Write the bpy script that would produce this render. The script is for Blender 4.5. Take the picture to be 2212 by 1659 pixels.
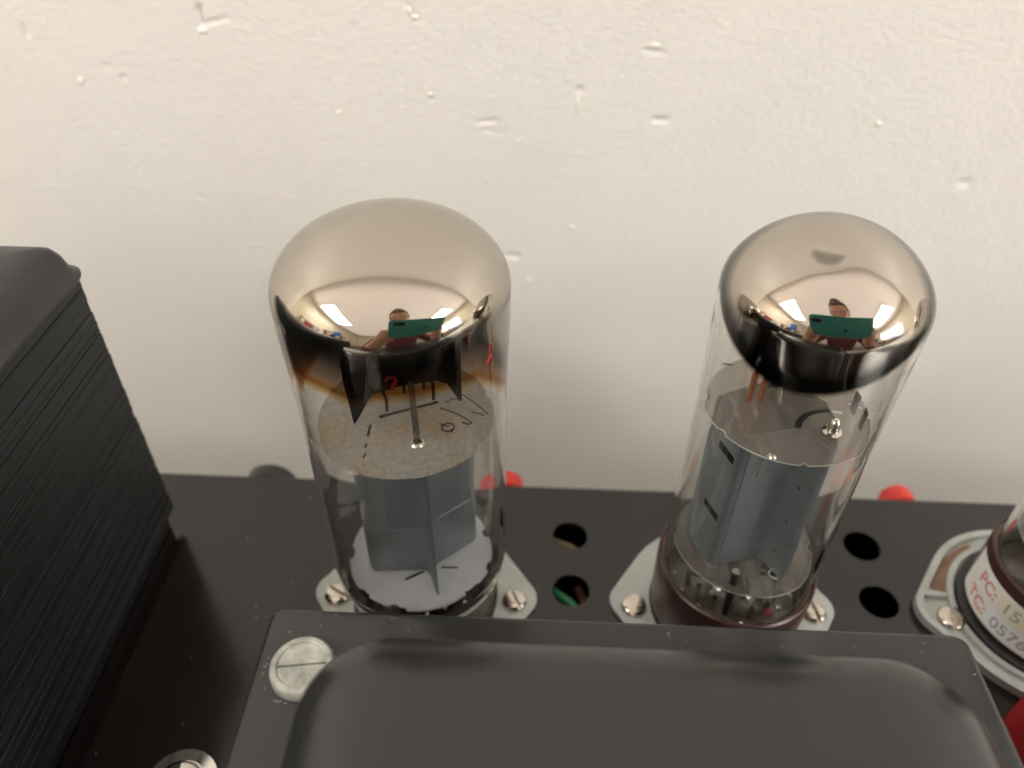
import bpy, bmesh, math, random
import numpy as np
from mathutils import Vector, Matrix
random.seed(7); rng = np.random.default_rng(11)
S = 0.001                                     # everything below is written in millimetres
sc = bpy.context.scene
for o in list(bpy.data.objects): bpy.data.objects.remove(o)
COL = sc.collection

# ------------------------------------------------------------------ camera
CAM = Vector((22.41, -106.08, 158.8))
PITCH, YAW, ROLL = math.radians(40.54), math.radians(1.49), math.radians(0.95)
fw = Vector((-math.sin(YAW)*math.cos(PITCH), math.cos(YAW)*math.cos(PITCH), -math.sin(PITCH)))
rt0 = Vector((math.cos(YAW), math.sin(YAW), 0)); up0 = rt0.cross(fw)
rt = rt0*math.cos(ROLL) + up0*math.sin(ROLL); up = -rt0*math.sin(ROLL) + up0*math.cos(ROLL)
cam = bpy.data.cameras.new('camera'); cam_o = bpy.data.objects.new('camera', cam); COL.objects.link(cam_o)
cam_o.matrix_world = Matrix(((rt.x, up.x, -fw.x, CAM.x*S), (rt.y, up.y, -fw.y, CAM.y*S), (rt.z, up.z, -fw.z, CAM.z*S), (0, 0, 0, 1)))
cam.sensor_width = 36; cam.lens = 36*1662/2212; cam.clip_start = 0.004; cam.clip_end = 30
cam.dof.use_dof = True; cam.dof.focus_distance = 0.131; cam.dof.aperture_fstop = 13.5
sc.camera = cam_o

# ------------------------------------------------------------------ world, exposure, renderer
w = bpy.data.worlds.new('World'); sc.world = w; w.use_nodes = True
w.node_tree.nodes['Background'].inputs[0].default_value = (1, .95, .88, 1)
w.node_tree.nodes['Background'].inputs[1].default_value = 0.02
sc.view_settings.view_transform = 'Standard'; sc.view_settings.look = 'None'
sc.view_settings.exposure = 0.0; sc.view_settings.gamma = 1.0; sc.view_settings.use_curve_mapping = False
sc.render.engine = 'CYCLES'
cy = sc.cycles
cy.use_denoising = True; cy.denoiser = 'OPENIMAGEDENOISE'; cy.denoising_input_passes = 'RGB_ALBEDO_NORMAL'
cy.max_bounces = 18; cy.diffuse_bounces = 4; cy.glossy_bounces = 8; cy.transmission_bounces = 16; cy.transparent_max_bounces = 24
cy.caustics_refractive = True; cy.caustics_reflective = True; cy.blur_glossy = 0.5; cy.sample_clamp_indirect = 40.0
LAMP = 16.2                                    # radiance of the two ceiling light diffusers
la = bpy.data.lights.new('added_ceiling_wash', 'AREA'); la.shape = 'RECTANGLE'; la.size, la.size_y = 4.6, 4.8; la.energy = 60; la.color = (1, .965, .93)
lo = bpy.data.objects.new('added_ceiling_wash', la); COL.objects.link(lo); lo.location = (.3, -2.45, 1.30); lo.rotation_euler = (math.pi, 0, 0)   # added unseen fill light, thrown evenly up on to the ceiling

# ------------------------------------------------------------------ materials
def nt(name):
    m = bpy.data.materials.new(name); m.use_nodes = True
    t = m.node_tree; b = t.nodes['Principled BSDF']; return m, t, b
def N(t, kind, **kw):
    n = t.nodes.new(kind)
    for k, v in kw.items():
        if k in ('loc',): continue
        try: setattr(n, k, v)
        except Exception: n.inputs[k].default_value = v
    return n
def noise(t, scale, detail=4, rough=.55, stretch=(1, 1, 1), seed=0):
    tc = N(t, 'ShaderNodeTexCoord'); mp = N(t, 'ShaderNodeMapping')
    mp.inputs['Scale'].default_value = stretch; mp.inputs['Location'].default_value = (seed, seed*.7, seed*.3)
    t.links.new(tc.outputs['Object'], mp.inputs[0])
    n = N(t, 'ShaderNodeTexNoise'); n.inputs['Scale'].default_value = scale
    n.inputs['Detail'].default_value = detail; n.inputs['Roughness'].default_value = rough
    t.links.new(mp.outputs[0], n.inputs['Vector']); return n
def ramp(t, src, stops):
    r = N(t, 'ShaderNodeValToRGB'); e = r.color_ramp.elements
    while len(e) > 1: e.remove(e[0])
    e[0].position = stops[0][0]; e[0].color = (*stops[0][1], 1) if len(stops[0][1]) == 3 else stops[0][1]
    for p, c in stops[1:]:
        q = e.new(p); q.color = (*c, 1)
    t.links.new(src, r.inputs[0]); return r
def mat(name, col, rough=.5, metal=0., spec=.5, bump=0., bscale=800., stretch=(1, 1, 1), var=0., vscale=120., rvar=0., coat=0.):
    m, t, b = nt(name)
    b.inputs['Base Color'].default_value = (*col, 1); b.inputs['Roughness'].default_value = rough
    b.inputs['Metallic'].default_value = metal; b.inputs['Specular IOR Level'].default_value = spec
    b.inputs['Coat Weight'].default_value = coat
    if var:
        n = noise(t, vscale, 5, .6, stretch, 3.1)
        r = ramp(t, n.outputs['Fac'], [(.3, tuple(c*(1-var) for c in col)), (.7, tuple(min(1, c*(1+var)) for c in col))])
        t.links.new(r.outputs[0], b.inputs['Base Color'])
    if rvar:
        n = noise(t, vscale*1.7, 5, .65, stretch, 8.3)
        r = ramp(t, n.outputs['Fac'], [(.3, (max(0, rough-rvar),)*3), (.7, (min(1, rough+rvar),)*3)])
        t.links.new(r.outputs[0], b.inputs['Roughness'])
    if bump:
        n = noise(t, bscale, 5, .6, stretch, 1.7); bp = N(t, 'ShaderNodeBump'); bp.inputs['Strength'].default_value = 1
        bp.inputs['Distance'].default_value = bump*S
        t.links.new(n.outputs['Fac'], bp.inputs['Height']); t.links.new(bp.outputs[0], b.inputs['Normal'])
    return m
def speckle(m, scale, thr, col, rough=.8):
    """dust and paint flecks: a sparse second colour with a shape of its own"""
    t = m.node_tree; b = t.nodes['Principled BSDF']
    n = noise(t, scale, 2, .5, (1, 1, 1), 5.5)
    r = ramp(t, n.outputs['Fac'], [(thr, (0, 0, 0)), (thr+.015, (1, 1, 1))])
    mx = N(t, 'ShaderNodeMix', data_type='RGBA')
    src = b.inputs['Base Color'].links
    if src: t.links.new(src[0].from_socket, mx.inputs[6])
    else: mx.inputs[6].default_value = b.inputs['Base Color'].default_value
    mx.inputs[7].default_value = (*col, 1)
    t.links.new(r.outputs[0], mx.inputs[0]); t.links.new(mx.outputs[2], b.inputs['Base Color'])
    return m
M = {}
M['wall'] = mat('wall_paint', (.82, .795, .745), .42, spec=.45, bump=.36, bscale=560, stretch=(.9, 1, 1.15), var=.015, vscale=22)
M['chip'] = mat('bare_plaster', (.90, .87, .80), .7, bump=.05, bscale=1500)
M['room_wall'] = mat('room_wall_paint', (.80, .73, .60), .6, var=.05, vscale=1.5)
M['ceiling'] = mat('ceiling_paint', (.88, .82, .79), .8, var=.02, vscale=2)
M['floor'] = mat('floor_vinyl', (.12, .11, .10), .4, var=.2, vscale=3)
M['chassis'] = mat('brown_black_enamel', (.010, .0072, .0068), .17, spec=.6, bump=.004, bscale=500, rvar=.04, vscale=50)
M['inside'] = mat('chassis_inside', (.012, .011, .012), .7)
M['black'] = mat('black_satin_enamel', (.026, .0268, .0268), .23, spec=.5, var=.06, vscale=30, rvar=.035)
M['dust'] = mat('pale_dust', (.40, .39, .38), .9)
M['lam'] = mat('blued_lamination', (.015, .0178, .019), .42, spec=.42, bump=.05, bscale=160, stretch=(1, .02, 14), var=.35, vscale=90, rvar=.1)
M['cap'] = mat('black_cover_paint', (.026, .027, .028), .38, spec=.5, bump=.03, bscale=700, var=.2, vscale=90)
M['zinc'] = mat('dull_zinc', (.47, .50, .47), .48, metal=.35, bump=.02, bscale=600, var=.14, vscale=170, rvar=.1)
M['zinc_screw'] = mat('corroded_zinc', (.43, .44, .395), .58, metal=.35, bump=.10, bscale=450, var=.42, vscale=420, rvar=.12)
M['nickel'] = mat('nickel_screw', (.62, .57, .50), .24, metal=1., bump=.01, bscale=800, rvar=.08, vscale=300)
M['chrome'] = mat('bright_chrome', (.78, .75, .70), .08, metal=1., rvar=.05, vscale=200)
M['bakelite'] = mat('brown_bakelite', (.052, .020, .016), .30, spec=.5, bump=.01, bscale=900, var=.3, vscale=140)
M['bakelite_dark'] = mat('black_socket', (.014, .012, .012), .4, var=.3, vscale=200)
M['cement'] = mat('tan_cement', (.50, .38, .27), .6, var=.2, vscale=300)
M['plate'] = mat('grey_anode', (.31, .342, .362), .36, metal=.45, spec=.4, bump=.010, bscale=900, var=.12, vscale=110, rvar=.08)
M['dark_metal'] = mat('carbonised_metal', (.030, .030, .030), .5, metal=.3, var=.3, vscale=200)
M['slot'] = mat('slot_black', (.006, .006, .006), .8)
M['copper'] = mat('copper_rod', (.66, .31, .18), .28, metal=1.)
M['steel'] = mat('bright_wire', (.62, .60, .56), .25, metal=1.)
M['rod_dark'] = mat('dark_wire', (.10, .095, .09), .35, metal=.8)
M['red'] = mat('red_plastic', (.72, .035, .025), .30, spec=.5)
M['red_cap'] = mat('red_cap_plastic', (.50, .022, .028), .25, spec=.5, bump=.02, bscale=300)
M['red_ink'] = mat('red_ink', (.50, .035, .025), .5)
M['black_plastic'] = mat('black_plastic', (.02, .02, .02), .35)
M['pencil'] = mat('pencil_lead', (.07, .065, .06), .5)
M['green_wire'] = mat('green_insulation', (.035, .22, .09), .45)
M['tan_wire'] = mat('tan_insulation', (.25, .22, .13), .5)
M['rust_wire'] = mat('rust_insulation', (.25, .10, .06), .5)
M['label'] = mat('paper_label', (.82, .80, .74), .55, var=.04, vscale=200)
M['label_y'] = mat('label_yellow_field', (.84, .78, .60), .55, var=.03, vscale=200)
M['label_w'] = mat('label_white_field', (.86, .87, .87), .5, var=.03, vscale=200)
M['label_red'] = mat('label_red_print', (.66, .19, .19), .6)
M['label_grey'] = mat('label_grey_print', (.42, .42, .38), .6)
M['stain'] = mat('brown_flux_stain', (.24, .135, .075), .45, var=.35, vscale=240)
M['phone'] = mat('teal_silicone', (.05, .27, .23), .5)
M['lens'] = mat('lens_black', (.02, .008, .012), .1)
M['skin'] = mat('skin', (.55, .29, .20), .5, var=.1, vscale=30)
M['hair'] = mat('brown_hair', (.06, .035, .025), .5, bump=2., bscale=120)
M['shirt'] = mat('maroon_cloth', (.10, .030, .030), .85, var=.2, vscale=40)
M['glasses'] = mat('glasses_frame', (.02, .015, .015), .3)

def mica_white():
    m, t, b = nt('frosted_mica')
    n = noise(t, 260, 5, .6); r = ramp(t, n.outputs['Fac'], [(.3, (.84, .84, .90)), (.7, (.94, .935, .97))])
    t.links.new(r.outputs[0], b.inputs['Base Color']); b.inputs['Roughness'].default_value = .5
    return m
def mica_old():
    m, t, b = nt('stained_mica')
    n = noise(t, 900, 6, .7); n2 = noise(t, 70, 3, .5, seed=4)
    r = ramp(t, n.outputs['Fac'], [(.30, (.56, .55, .52)), (.52, (.72, .70, .66)), (.74, (.90, .88, .84))])
    r2 = ramp(t, n2.outputs['Fac'], [(.36, (1.0, .86, .70)), (.52, (.96, .98, 1.0))])
    mx = N(t, 'ShaderNodeMix', data_type='RGBA', blend_type='MULTIPLY'); mx.inputs[0].default_value = 1
    t.links.new(r.outputs[0], mx.inputs[6]); t.links.new(r2.outputs[0], mx.inputs[7]); t.links.new(mx.outputs[2], b.inputs['Base Color'])
    b.inputs['Roughness'].default_value = .38
    tr = N(t, 'ShaderNodeBsdfTransparent'); ms = N(t, 'ShaderNodeMixShader'); ms.inputs[0].default_value = .10
    out = t.nodes['Material Output']; t.links.new(b.outputs[0], ms.inputs[1]); t.links.new(tr.outputs[0], ms.inputs[2]); t.links.new(ms.outputs[0], out.inputs[0])
    return m
def mica_clear(name='clear_mica', tr_amt=.62):
    m, t, b = nt(name)
    n = noise(t, 260, 6, .75, (1, .12, 1), 2); r = ramp(t, n.outputs['Fac'], [(.35, (.30, .27, .245)), (.68, (.50, .46, .42))])
    t.links.new(r.outputs[0], b.inputs['Base Color']); b.inputs['Roughness'].default_value = .12; b.inputs['Specular IOR Level'].default_value = .8
    r2 = ramp(t, n.outputs['Fac'], [(.3, (tr_amt+.12,)*3), (.7, (tr_amt-.12,)*3)])
    tr = N(t, 'ShaderNodeBsdfTransparent'); tr.inputs[0].default_value = (.95, .92, .88, 1); ms = N(t, 'ShaderNodeMixShader')
    out = t.nodes['Material Output']; t.links.new(r2.outputs[0], ms.inputs[0]); t.links.new(b.outputs[0], ms.inputs[1]); t.links.new(tr.outputs[0], ms.inputs[2]); t.links.new(ms.outputs[0], out.inputs[0])
    return m
def glass(name='tube_glass'):
    m, t, b = nt(name); t.nodes.remove(b)
    g = N(t, 'ShaderNodeBsdfGlass'); g.inputs['IOR'].default_value = 1.49; g.inputs['Roughness'].default_value = 0.0
    g.inputs['Color'].default_value = (.985, .985, .975, 1)
    t.links.new(g.outputs[0], t.nodes['Material Output'].inputs[0]); return m
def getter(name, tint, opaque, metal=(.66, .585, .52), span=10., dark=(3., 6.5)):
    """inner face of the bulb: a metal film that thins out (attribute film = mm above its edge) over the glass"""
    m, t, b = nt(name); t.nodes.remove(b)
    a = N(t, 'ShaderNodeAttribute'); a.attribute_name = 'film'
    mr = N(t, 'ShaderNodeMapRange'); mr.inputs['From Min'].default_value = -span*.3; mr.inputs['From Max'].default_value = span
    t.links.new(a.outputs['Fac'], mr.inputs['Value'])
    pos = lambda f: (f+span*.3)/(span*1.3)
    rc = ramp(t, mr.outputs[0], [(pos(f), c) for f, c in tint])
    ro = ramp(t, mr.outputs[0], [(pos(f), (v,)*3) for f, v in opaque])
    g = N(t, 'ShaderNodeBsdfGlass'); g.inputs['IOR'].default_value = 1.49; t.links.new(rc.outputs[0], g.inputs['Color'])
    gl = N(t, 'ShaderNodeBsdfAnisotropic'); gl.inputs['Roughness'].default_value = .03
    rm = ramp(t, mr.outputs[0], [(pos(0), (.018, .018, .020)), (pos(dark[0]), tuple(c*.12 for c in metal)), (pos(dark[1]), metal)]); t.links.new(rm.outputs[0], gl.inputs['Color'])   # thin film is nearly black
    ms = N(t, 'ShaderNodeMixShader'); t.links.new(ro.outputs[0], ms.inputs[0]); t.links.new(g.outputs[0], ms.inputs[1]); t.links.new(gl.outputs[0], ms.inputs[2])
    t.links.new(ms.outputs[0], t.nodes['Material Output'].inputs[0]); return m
M['mica_white'] = mica_white(); M['mica_old'] = mica_old(); M['mica_clear'] = mica_clear(); M['glass'] = glass()
M['mica_edge'] = mat('mica_edge_highlight', (.80, .76, .70), .3)  # pale colour stands in for the highlight on the mica rim
M['mica_base'] = mica_clear('tan_clear_mica', .45)
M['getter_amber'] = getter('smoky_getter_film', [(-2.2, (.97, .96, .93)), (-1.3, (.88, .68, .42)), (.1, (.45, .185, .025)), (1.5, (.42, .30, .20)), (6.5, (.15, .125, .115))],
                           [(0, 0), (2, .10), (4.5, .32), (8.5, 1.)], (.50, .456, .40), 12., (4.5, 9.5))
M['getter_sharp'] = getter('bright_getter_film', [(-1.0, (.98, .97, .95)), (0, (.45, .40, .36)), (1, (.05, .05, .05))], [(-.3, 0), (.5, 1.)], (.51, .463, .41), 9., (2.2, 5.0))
m_, t_, b_ = nt('fluorescent_diffuser'); b_.inputs['Base Color'].default_value = (.9, .9, .9, 1)
b_.inputs['Emission Color'].default_value = (1, .982, .945, 1); b_.inputs['Emission Strength'].default_value = LAMP; M['lamp'] = m_
M['lamp_frame'] = mat('white_lamp_frame', (.8, .8, .78), .4)

# ------------------------------------------------------------------ mesh helpers
def link(o, parent=None):
    COL.objects.link(o)
    if parent: o.parent = parent
    return o
def tag(o, label=None, cat=None, group=None, kind=None):
    for k, v in (('label', label), ('category', cat), ('group', group), ('kind', kind)):
        if v: o[k] = v
    return o
def thing(name, loc, label, cat, group=None, rot=(0, 0, 0)):
    o = bpy.data.objects.new(name, None); o.empty_display_size = .01; COL.objects.link(o)
    o.location = Vector(loc)*S; o.rotation_euler = rot
    return tag(o, label, cat, group)
class MB:
    def __init__(s): s.v = []; s.f = []
    def add(s, vs, fs):
        n = len(s.v); s.v += [tuple(map(float, p)) for p in vs]; s.f += [tuple(i+n for i in f) for f in fs]; return s
    def box(s, a, b, M4=None):
        x0, y0, z0 = a; x1, y1, z1 = b
        vs = [(x0, y0, z0), (x1, y0, z0), (x1, y1, z0), (x0, y1, z0), (x0, y0, z1), (x1, y0, z1), (x1, y1, z1), (x0, y1, z1)]
        if M4 is not None: vs = [tuple(M4 @ Vector(p)) for p in vs]
        return s.add(vs, [(0, 3, 2, 1), (4, 5, 6, 7), (0, 1, 5, 4), (1, 2, 6, 5), (2, 3, 7, 6), (3, 0, 4, 7)])
    def lathe(s, prof, seg=48, c=(0, 0, 0), M4=None, cap=True):
        vs = []; fs = []; n = len(prof)
        for k in range(seg):
            a = 2*math.pi*k/seg
            for r, z in prof:
                p = Vector((c[0]+r*math.cos(a), c[1]+r*math.sin(a), c[2]+z)); vs.append(tuple(M4 @ p) if M4 is not None else tuple(p))
        for k in range(seg):
            k2 = (k+1) % seg
            for i in range(n-1): fs.append((k*n+i, k2*n+i, k2*n+i+1, k*n+i+1))
        return s.add(vs, fs)
    def tube(s, pts, r, seg=10, caps=True):
        pts = [Vector(p) for p in pts]; vs = []; fs = []
        rs = r if isinstance(r, (list, tuple)) else [r]*len(pts)
        d0 = (pts[1]-pts[0]).normalized(); ref = Vector((0, 0, 1)) if abs(d0.z) < .9 else Vector((1, 0, 0))
        u = d0.cross(ref).normalized()
        for i, p in enumerate(pts):
            d = (pts[min(i+1, len(pts)-1)]-pts[max(i-1, 0)]).normalized()
            u = (u-d*u.dot(d)).normalized(); v = d.cross(u)
            for k in range(seg):
                a = 2*math.pi*k/seg; vs.append(p+(u*math.cos(a)+v*math.sin(a))*rs[i])
        for i in range(len(pts)-1):
            for k in range(seg):
                k2 = (k+1) % seg; fs.append((i*seg+k, i*seg+k2, (i+1)*seg+k2, (i+1)*seg+k))
        if caps: fs += [tuple(range(seg-1, -1, -1)), tuple((len(pts)-1)*seg+k for k in range(seg))]
        return s.add(vs, fs)
    def prism(s, outline, z0, z1, M4=None):
        n = len(outline); vs = [(x, y, z0) for x, y in outline]+[(x, y, z1) for x, y in outline]
        if M4 is not None: vs = [tuple(M4 @ Vector(p)) for p in vs]
        return s.add(vs, [tuple(range(n-1, -1, -1)), tuple(range(n, 2*n))]+[(i, (i+1) % n, n+(i+1) % n, n+i) for i in range(n)])
    def build(s, name, m, parent=None, smooth=35, bevel=0, bseg=2, loc=None):
        me = bpy.data.meshes.new(name); me.from_pydata([(x*S, y*S, z*S) for x, y, z in s.v], [], s.f)
        bm = bmesh.new(); bm.from_mesh(me); bmesh.ops.remove_doubles(bm, verts=bm.verts, dist=1e-7)
        bmesh.ops.recalc_face_normals(bm, faces=bm.faces); bm.to_mesh(me); bm.free()
        me.materials.append(M[m] if isinstance(m, str) else m)
        if smooth:
            me.shade_smooth(); me.set_sharp_from_angle(angle=math.radians(smooth))
        o = link(bpy.data.objects.new(name, me), parent)
        if loc is not None: o.location = Vector(loc)*S
        if bevel:
            b = o.modifiers.new('bevel', 'BEVEL'); b.width = bevel*S; b.segments = bseg; b.limit_method = 'ANGLE'; b.angle_limit = math.radians(40)
        return o
def copy_tree(o, parent=None):
    c = o.copy(); COL.objects.link(c); c.parent = parent
    for ch in list(o.children): copy_tree(ch, c)
    return c
def arc(cx, cy, r, a0, a1, n=12): return [(cx+r*math.cos(math.radians(a0+(a1-a0)*i/n)), cy+r*math.sin(math.radians(a0+(a1-a0)*i/n))) for i in range(n+1)]
def disc_with_holes(outline, holes, z0, z1):
    """prism of an outline with openings cut through it"""
    bm = bmesh.new(); edges = []
    def loop(pts):
        vs = [bm.verts.new((x, y, z1)) for x, y in pts]
        for i in range(len(vs)): edges.append(bm.edges.new((vs[i], vs[(i+1) % len(vs)])))
    loop(outline)
    for h in holes: loop(h)
    bmesh.ops.triangle_fill(bm, use_beauty=True, use_dissolve=False, edges=edges)
    # triangle_fill also fills openings whose loops are convex islands: remove those faces
    def inside(p, poly):
        c = False; j = len(poly)-1
        for i in range(len(poly)):
            xi, yi = poly[i]; xj, yj = poly[j]
            if (yi > p[1]) != (yj > p[1]) and p[0] < (xj-xi)*(p[1]-yi)/(yj-yi)+xi: c = not c
            j = i
        return c
    kill = [f for f in bm.faces if any(inside(f.calc_center_median(), h) for h in holes)]
    if kill: bmesh.ops.delete(bm, geom=kill, context='FACES_ONLY')
    bmesh.ops.recalc_face_normals(bm, faces=bm.faces)
    for f in bm.faces:
        if f.normal.z < 0: f.normal_flip()
    r = bmesh.ops.extrude_face_region(bm, geom=bm.faces[:]); nv = [g for g in r['geom'] if isinstance(g, bmesh.types.BMVert)]
    for v in nv: v.co.z = z0
    bmesh.ops.recalc_face_normals(bm, faces=bm.faces)
    bm.verts.index_update(); mb = MB(); mb.v = [tuple(v.co) for v in bm.verts]; mb.f = [tuple(v.index for v in f.verts) for f in bm.faces]; bm.free()
    return mb
def slot_outline(ax, ay, bx, by, wd, n=5):
    a = math.degrees(math.atan2(by-ay, bx-ax)); return arc(bx, by, wd/2, a-90, a+90, n)+arc(ax, ay, wd/2, a+90, a+270, n)

# ================================================================== THE SETTING
WY = 110.0                                      # front of the painted wall
RX0, RX1, RY0, RZ0, RZ1 = -2250., 2850., -5200., -1000., 1400.
def wall_patch():
    x0, x1, z0, z1, st = -240., 285., -115., 150., .66
    nx, nz = int((x1-x0)/st)+1, int((z1-z0)/st)+1
    X, Z = np.meshgrid(np.linspace(x0, x1, nx), np.linspace(z0, z1, nz))
    kx = np.fft.fftfreq(nx, st)[None, :]; kz = np.fft.fftfreq(nz, st)[:, None]
    def field(lx, lz, rot=0.):
        c, s = math.cos(rot), math.sin(rot); u = kx*c+kz*s; v = -kx*s+kz*c
        g = np.fft.ifft2(np.fft.fft2(rng.standard_normal((nz, nx)))*np.exp(-(u*lx)**2*8-(v*lz)**2*8)).real
        return g/g.std()
    H = .010*field(1.5, .85, .35) + .012*field(.8, .5, -.3) + .012*field(5, 3.5) + .03*field(24, 18)
    H += .025*np.clip(field(1.0, .5, .5)-1.5, 0, 3) - .03*np.clip(field(.9, .5, .2)-1.7, 0, 3)
    K = (WY+106.08)/181.08; px = lambda x: 22.41+(x-22.41)*K; pz = lambda z_: 158.8+(z_-158.8)*K      # the marks' places, measured for a wall at 75
    def dent(ax, az, bx, bz, wd, dep):          # a groove from a to b
        ax, bx, az, bz, wd, dep = px(ax), px(bx), pz(az), pz(bz), wd*.82, dep*1.05; dx, dz = bx-ax, bz-az; L2 = dx*dx+dz*dz+1e-9; t = np.clip(((X-ax)*dx+(Z-az)*dz)/L2, 0, 1)
        d2 = (X-ax-t*dx)**2+(Z-az-t*dz)**2; return dep*np.exp(-d2/(wd*wd))
    for a in [(-53.1, 110.6, -53.2, 107.0, .75, .9), (-52.6, 107.2, -47.0, 108.4, .6, .45), (-94.2, 105.5, -94.3, 103.6, .6, .6), (-6.8, 112.4, -4.7, 109.3, .7, .6),
              (32.3, 94.9, 32.4, 94.5, .8, .9), (8.6, 86.3, 13.0, 86.8, .55, .65), (10, 84.4, 14.5, 83.9, .5, .3), (50.4, 88.0, 53.4, 88.0, .75, .75), (103.9, 89.3, 104, 89.2, .6, .6),
              (15.5, 49.6, 18.5, 49.4, 1.0, .7), (128, 74.3, 130, 74.0, 1.2, .5), (46.2, 103.6, 50.5, 103.4, .6, .5), (-79, 97.6, -77.5, 97.2, .6, .5), (-75.3, 95, -74.8, 94.6, .7, .6),
              (-2.9, 91.5, -2.2, 91.4, .5, .5)]:
        H -= dent(*a)
    me = bpy.data.meshes.new('wall')
    co = np.stack([X*S, (WY-H)*S, Z*S], -1).reshape(-1, 3).astype(np.float32)
    I = np.arange(nx*nz).reshape(nz, nx); F = np.stack([I[:-1, :-1], I[:-1, 1:], I[1:, 1:], I[1:, :-1]], -1).reshape(-1, 4)
    me.vertices.add(len(co)); me.vertices.foreach_set('co', co.ravel())
    me.loops.add(F.size); me.loops.foreach_set('vertex_index', F.ravel().astype(np.int32))
    me.polygons.add(len(F)); me.polygons.foreach_set('loop_start', np.arange(0, F.size, 4, dtype=np.int32))
    me.update(calc_edges=True); me.shade_smooth(); me.materials.append(M['wall'])
    o = link(bpy.data.objects.new('wall', me)); tag(o, 'cream painted plaster wall with pits and chips behind the amplifier', None, None, 'structure')
    # the same wall going on around it
    mb = MB(); q = lambda a, b, c, d: mb.add([(a, WY, c), (b, WY, c), (b, WY, d), (a, WY, d)], [(0, 1, 2, 3)])
    q(RX0, x0, RZ0, RZ1); q(x1, RX1, RZ0, RZ1); q(x0, x1, RZ0, z0); q(x0, x1, z1, RZ1)
    mb.build('wall_rest', 'wall', o, smooth=0)
    for k, (x, z, rx, rz) in enumerate([(-53.5, 105.6, 1.25, .75), (-6.2, 110.8, .6, .9), (-5.1, 109.5, .9, .6), (-2.7, 92.7, .65, .5), (32.1, 91.2, .42, 2.0), (48.4, 104.9, 1.4, .5),
                                        (103.2, 88.5, .7, .55), (-24.9, 87.7, .7, .5), (32.7, 58.9, .7, .9), (-85.5, 93.7, .8, 1.0), (22.0, 42.2, .9, .6)]):
        x, z, rx, rz = px(x), pz(z), rx*K, rz*K; b = MB(); n = 14
        pts = [(rx*(1+.18*math.sin(3*i+k))*math.cos(6.283*i/n), rz*(1+.18*math.cos(2*i+k))*math.sin(6.283*i/n)) for i in range(n)]
        vs = [(x+a, WY+.25, z+c) for a, c in pts]+[(x+a*.85, WY-.22, z+c*.85) for a, c in pts]+[(x+a*.4, WY-.36, z+c*.4) for a, c in pts]
        b.add(vs, [(i, (i+1) % n, n+(i+1) % n, n+i) for i in range(n)]+[(n+i, n+(i+1) % n, 2*n+(i+1) % n, 2*n+i) for i in range(n)]+[tuple(range(2*n, 3*n))])
        b.build('paint_chip', 'chip', o, smooth=60)
wall_patch()
def plane(name, pts, m, label):
    return tag(MB().add(pts, [tuple(range(len(pts)))]).build(name, m, smooth=0), label, None, None, 'structure')
plane('ceiling', [(RX0, RY0, RZ1), (RX1, RY0, RZ1), (RX1, WY, RZ1), (RX0, WY, RZ1)], 'ceiling', 'pale pinkish ceiling mirrored in the tube domes')
plane('wall_left', [(RX0, RY0, RZ0), (RX0, WY, RZ0), (RX0, WY, RZ1), (RX0, RY0, RZ1)], 'room_wall', 'cream side wall mirrored at the left of the domes')
plane('wall_right', [(RX1, RY0, RZ0), (RX1, WY, RZ0), (RX1, WY, RZ1), (RX1, RY0, RZ1)], 'room_wall', 'cream side wall mirrored at the right of the domes')
plane('wall_far', [(RX0, RY0, RZ0), (RX1, RY0, RZ0), (RX1, RY0, RZ1), (RX0, RY0, RZ1)], 'room_wall', 'cream wall behind the photographer')
plane('floor', [(RX0, RY0, RZ0), (RX1, RY0, RZ0), (RX1, WY, RZ0), (RX0, WY, RZ0)], 'floor', 'dark floor behind the photographer')

def ceiling_light(x0, x1, y0, y1, label):
    """a fluorescent fitting on the ceiling: diffuser in a rim"""
    t = thing('ceiling_light', ((x0+x1)/2, (y0+y1)/2, RZ1), label, 'ceiling light', 'ceiling light panels')
    hx, hy, d = (x1-x0)/2, (y1-y0)/2, -50
    MB().box((-hx, -hy, d-4), (hx, hy, d)).build('diffuser', 'lamp', t, smooth=0)
    fr = MB()
    for a, b in (((-hx-25, -hy-25, d-6), (hx+25, -hy, d+46)), ((-hx-25, hy, d-6), (hx+25, hy+25, d+46)), ((-hx-25, -hy, d-6), (-hx, hy, d+46)), ((hx, -hy, d-6), (hx+25, hy, d+46))): fr.box(a, b)
    fr.build('frame', 'lamp_frame', t, smooth=0)
ceiling_light(-1850, -1200, -1930, -600, 'lit ceiling panel mirrored on the left side of each dome')
ceiling_light(1480, 2150, -2050, -700, 'lit ceiling panel mirrored on the right side of each dome')

WINDOW = 5.0                                  # radiance of the daylit panes in the right-hand wall
wn = thing('window', (RX1, -1750, 120), 'bright daylit window mirrored as white strips at right of domes', 'window')
mw = bpy.data.materials.new('daylit_pane'); mw.use_nodes = True; bw = mw.node_tree.nodes['Principled BSDF']
bw.inputs['Base Color'].default_value = (.8, .8, .8, 1); bw.inputs['Emission Color'].default_value = (.97, .985, 1, 1); bw.inputs['Emission Strength'].default_value = WINDOW; M['pane'] = mw
for y0, y1 in ((-800, -40), (40, 800)): MB().box((-12, y0, 0), (-8, y1, 760)).build('pane', 'pane', wn, smooth=0)
for a, b in (((-30, -870, -60), (-1, 870, -.5)), ((-30, -870, 760.5), (-1, 870, 830)), ((-30, -870, 0), (-1, -800.5, 760)), ((-30, 800.5, 0), (-1, 870, 760)), ((-30, -39.5, 0), (-1, 39.5, 760))): MB().box(a, b).build('frame_bar', 'lamp_frame', wn, smooth=0)
bench = thing('workbench', (0, -300, -94), 'pale workbench under the amplifier, seen only as mirrored edge', 'workbench')
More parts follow.
